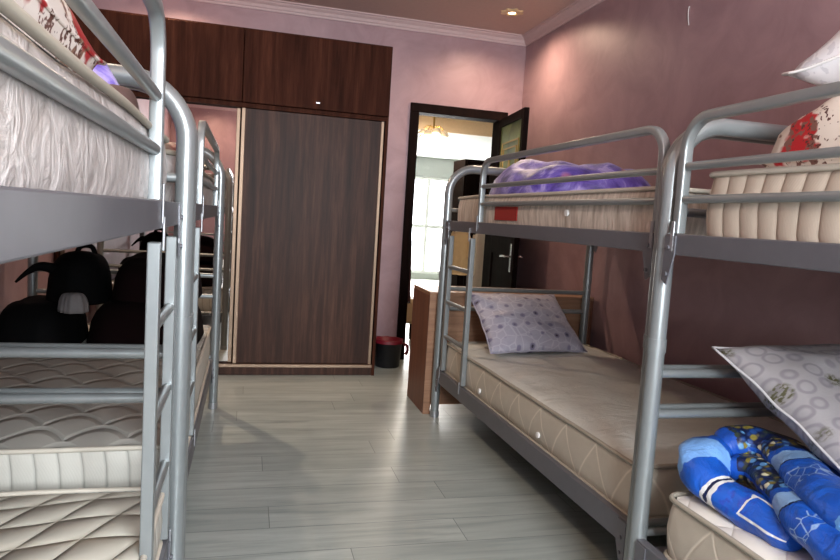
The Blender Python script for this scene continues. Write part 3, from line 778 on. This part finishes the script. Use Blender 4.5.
lump('comforter', 'purple comforter behind the white floral pillow on the left upper bunk', 'comforter', M['purple'], -1.05, -.27, 1.50, 1.82, 1.362, .19, 7.0, .5, 3)
lump('scarf', 'small black and dark red cloth beside the white floral pillow', 'cloth', M['darkred'], -.34, -.24, 1.48, 1.68, 1.362, .075, 3.0, .6, 2.4)
lump('blanket', 'dark red and grey patterned blanket heaped before the wardrobe mirror', 'blanket', M['darkred'], -.95, -.23, 2.95, 3.9, 1.352, .13, 5.0, .8, 2.8, fx=5, fy=5)
lump('comforter', 'purple comforter on the left upper bunk before the mirror', 'comforter', M['purple'], -1.05, -.35, 2.08, 2.85, 1.352, .13, 9.0, .5, 3)
# dark things piled in the second lower bunk at left
lump('blanket', 'folded dark maroon blanket at the bottom of the dark pile', 'blanket', M['maroon'], -.73, -.21, 3.24, 3.95, .512, .22, 11.0, .25, 4, edge=.03)
lump('blanket', 'dark maroon blanket lying on top of the dark pile', 'blanket', M['maroon'], -.64, -.23, 3.32, 3.9, .725, .20, 12.0, .3, 3.2, edge=.04)
lump('duffel_bag', 'round black bag at the wall end of the dark pile', 'bag', M['black'], -1.11, -.74, 3.2, 3.75, .512, .20, 13.0, .2, 2.4)
bk = lump('rucksack', 'black rucksack with a pointed strap on top of the dark pile', 'bag', M['black'], -.93, -.65, 3.35, 3.75, .70, .24, 15.0, .25, 2.4)
MB().tube(smoothpath([(-.06, -.10, .15), (-.13, -.15, .175), (-.18, -.17, .15), (-.23, -.18, .10)]), .024, 10, radf=lambda f: 1.2 - f).build('strap', M['black'], bk)
MB().tube(smoothpath([(-.02, .0, .22), (.0, 0, .265), (.05, 0, .265), (.07, 0, .21)]), .012, 8).build('carry_handle', M['black'], bk)
gc = lump('cloth', 'light grey cloth tucked into the front of the dark pile', 'cloth', M['greycloth'], -.80, -.69, 3.18, 3.30, .69, .085, 16.0, .9, 1.5, edge=.5)

# blue comforter: thick rolls lying along the mattress, a folded flap in front, a flat body under the pillow
def roll(m, path, rad, seed, u0=0.0, flat=.85, seg=26):
    P = smoothpath(path, 9); n_ = len(P); V = []; F = []; U = []; L = 0; Ls = []
    for i in range(n_):
        if i: L += (P[i] - P[i - 1]).length
        Ls.append(L)
        t = (P[min(i + 1, n_ - 1)] - P[max(i - 1, 0)]).normalized(); sd = t.cross(Vector((0, 0, 1))).normalized(); up = sd.cross(t)
        f = i / (n_ - 1); en = min(1, f * 9 + .25, (1 - f) * 9 + .25) ** .5
        r = rad(f) if callable(rad) else rad
        for q in range(seg):
            a = 2 * PI * q / seg
            w = 1 + .16 * noise.noise(Vector((math.cos(a) * 1.5 + seed, math.sin(a) * 1.5, L * 11))) + .05 * noise.noise(Vector((math.cos(a) * 3, math.sin(a) * 3 + seed, L * 28)))
            V.append(P[i] + sd * r * en * w * math.cos(a) + up * r * en * flat * w * math.sin(a))
    for i in range(n_ - 1):
        for q in range(seg):
            F.append((i * seg + q, i * seg + (q + 1) % seg, (i + 1) * seg + (q + 1) % seg, (i + 1) * seg + q))
            U.append([(u0 + Ls[i], q / seg), (u0 + Ls[i], (q + 1) / seg), (u0 + Ls[i + 1], (q + 1) / seg), (u0 + Ls[i + 1], q / seg)])
    m.add(V, F, U, True)
    for k, rev in ((0, 1), (n_ - 1, 0)):
        f = tuple(k * seg + q for q in range(seg)); V2 = [V[i] for i in f]
        ff = tuple(range(seg))[::-1] if rev else tuple(range(seg))
        m.add(V2, [ff], [[(u0 + Ls[k], 0)] * seg], True)
m = MB()
roll(m, [(1.345, 1.60, .595), (1.43, 1.585, .61), (1.47, 1.50, .61), (1.42, 1.38, .605), (1.36, 1.25, .60), (1.32, 1.10, .592), (1.30, .93, .585)], lambda f: .056 + .014 * f, 1)
roll(m, [(1.335, 1.54, .56), (1.385, 1.475, .565), (1.34, 1.34, .562), (1.285, 1.21, .556), (1.26, 1.08, .55), (1.25, .93, .545)], lambda f: .044 + .018 * f, 3)
roll(m, [(1.44, 1.59, .555), (1.36, 1.605, .578), (1.295, 1.585, .572), (1.252, 1.525, .545), (1.25, 1.45, .522), (1.265, 1.36, .514), (1.268, 1.28, .510), (1.262, 1.21, .506)], lambda f: .046 + .024 * math.exp(-((f - .34) / .18) ** 2) + .008 * math.exp(-((f - .75) / .14) ** 2), 5, 1.0)
roll(m, [(1.62, 1.56, .545), (1.63, 1.3, .545), (1.63, 1.05, .545), (1.63, .8, .545)], .115, 8, .35, .55)
roll(m, [(1.42, 1.45, .53), (1.42, 1.25, .53), (1.42, 1.05, .53), (1.42, .8, .53)], .10, 9, .4, .55)
roll(m, [(1.84, 1.56, .545), (1.85, 1.3, .545), (1.85, 1.05, .545), (1.84, .8, .545)], .13, 10, .45, .5)
bl = m.build('comforter', M['blue']); tag(center(bl), 'royal blue comforter rolled up on the right lower bunk', 'comforter')

# ------------------------------------------------------------------ desk behind the far bunk, waste bin, lamp, wire
dk = thing('desk', 'tan wooden desk standing behind the far end of the right bunk', 'desk', (1.088, 3.885, 0))
DW, DD, DH = 2.20 - 1.088, .42, .765
m = MB(); m.box((0, 0, DH - .022), (DW, DD, DH), .003); m.build('desk_top', M['desk'], dk)
m = MB(); m.box((.0, .0, 0), (.045, DD, DH - .022), .002); m.build('side_panel', M['deskside'], dk)
MB().box((0, -.003, 0), (.045, 0, DH - .022)).build('lit_edge', M['desk'], dk)  # thin tan strip, paints the lit look of the panel's near edge
m = MB(); m.box((DW - .022, .0, 0), (DW, DD, DH - .022), .002); m.build('side_panel', M['deskside'], dk)
m = MB(); m.box((.045, .004, .06), (DW - .022, .02, DH - .022), .001); m.build('front_panel', M['desk'], dk)
m = MB(); m.box((.045, .02, .36), (DW - .022, DD - .02, .378)); m.build('shelf', M['desk'], dk)

bn = thing('waste_bin', 'black waste bin with a red liner beside the wardrobe', 'bin', (1.13, 5.2, 0))
def ringmesh(rings, S=28, wob=None):
    V = []; F = []
    for k, (r, z) in enumerate(rings):
        for i in range(S):
            a = 2 * PI * i / S; w = wob(k, a) if wob else 1
            V.append((r * w * math.cos(a), r * w * math.sin(a), z if not wob else z + .012 * (w - 1) * 8))
    for k in range(len(rings) - 1):
        for i in range(S): F.append((k * S + i, k * S + (i + 1) % S, (k + 1) * S + (i + 1) % S, (k + 1) * S + i))
    return V, F
V, F = ringmesh([(.003, .0), (.095, .0), (.10, .008), (.112, .20), (.118, .205), (.118, .215), (.108, .215), (.098, .02), (.003, .012)])
MB().add(V, F, None, True).build('bucket', M['binblack'], bn)
V, F = ringmesh([(.121, .196), (.122, .216), (.117, .225), (.104, .222), (.09, .14), (.05, .10), (.002, .10)], 36, lambda k, a: 1 + (.05 * noise.noise(Vector((a * 3, k * .7, 2))) if k < 4 else 0))
MB().add(V, F, None, True).build('liner', M['redbag'], bn)
MB().tube(smoothpath([(.118, -.02, .19), (.15, -.03, .175), (.155, -.03, .13), (.14, -.03, .10)]), .012, 8).build('liner_tie', M['redbag'], bn)

def downlight(label, x, y, power, group='recessed ceiling downlights'):
    t = thing('downlight', label, 'downlight', (x, y, ZC), group)
    V = []; F = []; S = 48
    for r, z in ((.030, -.0005), (.034, -.012), (.056, -.014), (.078, -.007), (.082, -.0005)):
        for i in range(S):
            a = 2 * PI * i / S; w = 1 + (.14 * math.cos(8 * a) if r > .045 else 0); V.append((r * w * math.cos(a), r * w * math.sin(a), z))
    for k in range(4):
        for i in range(S): F.append((k * S + i, k * S + (i + 1) % S, (k + 1) * S + (i + 1) % S, (k + 1) * S + i))
    MB().add(V, F, None, True).build('ring', M['lampring'], t)
    m = MB(); m.tube([(0, 0, -.001), (0, 0, -.008)], .026, 24); m.build('bulb', M['bulb'], t)
    ld = bpy.data.lights.new('lamp', 'SPOT'); ld.energy = power; ld.color = (1, .76, .55); ld.spot_size = math.radians(160); ld.spot_blend = .8; ld.shadow_soft_size = .03
    lo = bpy.data.objects.new('lamp_light', ld); C.objects.link(lo); lo.parent = t; lo.location = (0, 0, -.02)
    return t
LP = 36
downlight('small glowing downlight in the ceiling corner above the door', 1.857, 4.857, LP * 1.8)
downlight('added ceiling downlight over the left bunks, out of view', -.65, 2.6, LP * .6)  # unseen lamp added to light the room
downlight('added ceiling downlight beside the window wall, out of view', -.6, -.8, LP * 1.6)  # added, unseen: warms the wall that the mirror reflects
downlight('added ceiling downlight above the wardrobe, out of view', -.6, 4.857, LP * 3.6)  # unseen fixture, added to brighten the wall strip over the wardrobe

wr = MB().tube(smoothpath([(XR - .002, 3.217, 2.425), (XR - .006, 3.214, 2.40), (XR - .006, 3.21, 2.36), (XR - .003, 3.203, 2.325)]), .0022, 8).build('wire', M['white'])
tag(center(wr), 'short white wire end hanging high on the right wall', 'wire')

# ------------------------------------------------------------------ daylight
w = bpy.data.worlds.new('World'); bpy.context.scene.world = w; w.use_nodes = True
bg = w.node_tree.nodes['Background']; bg.inputs['Color'].default_value = (.93, .96, 1, 1); bg.inputs['Strength'].default_value = 6
def day(name, loc, sx, sy, energy, rot, col):
    ld = bpy.data.lights.new(name, 'AREA'); ld.shape = 'RECTANGLE'; ld.size = sx; ld.size_y = sy; ld.energy = energy; ld.color = col
    o = bpy.data.objects.new(name, ld); C.objects.link(o); o.location = loc; o.rotation_euler = rot; return o
day('daylight_front', ((WX0 + WX1) / 2, YF - .16, (WZ0 + WZ1) / 2), WX1 - WX0, WZ1 - WZ0, 320, (PI / 2, 0, PI * 0), (.88, .95, 1))
day('daylight_far', ((GX0 + GX1) / 2, HY1 + .18, (GZ0 + GZ1) / 2), GX1 - GX0, GZ1 - GZ0, 300, (-PI / 2, 0, 0), (1, .98, .95))

# ------------------------------------------------------------------ camera
f, yaw, pitch, roll_ = 663.54, .2563, .0905, .0634
fwd = Vector((math.sin(yaw) * math.cos(pitch), math.cos(yaw) * math.cos(pitch), -math.sin(pitch)))
rt = Vector((math.cos(yaw), -math.sin(yaw), 0)); up = rt.cross(fwd)
r2 = rt * math.cos(roll_) + up * math.sin(roll_); u2 = up * math.cos(roll_) - rt * math.sin(roll_)
cam = bpy.data.cameras.new('Camera'); co = bpy.data.objects.new('Camera', cam); C.objects.link(co)
co.matrix_world = Matrix(((r2.x, u2.x, -fwd.x, 0), (r2.y, u2.y, -fwd.y, 0), (r2.z, u2.z, -fwd.z, 1.2), (0, 0, 0, 1)))
cam.sensor_fit = 'HORIZONTAL'; cam.sensor_width = 36; cam.lens = f * 36 / 840; cam.clip_start = .02; cam.clip_end = 100
bpy.context.scene.camera = co
sc = bpy.context.scene
sc.view_settings.view_transform = 'Standard'; sc.view_settings.look = 'None'; sc.view_settings.gamma = 1; sc.view_settings.exposure = 0
sc.cycles.use_denoising = True; sc.cycles.max_bounces = 8; sc.cycles.diffuse_bounces = 5; sc.cycles.glossy_bounces = 4
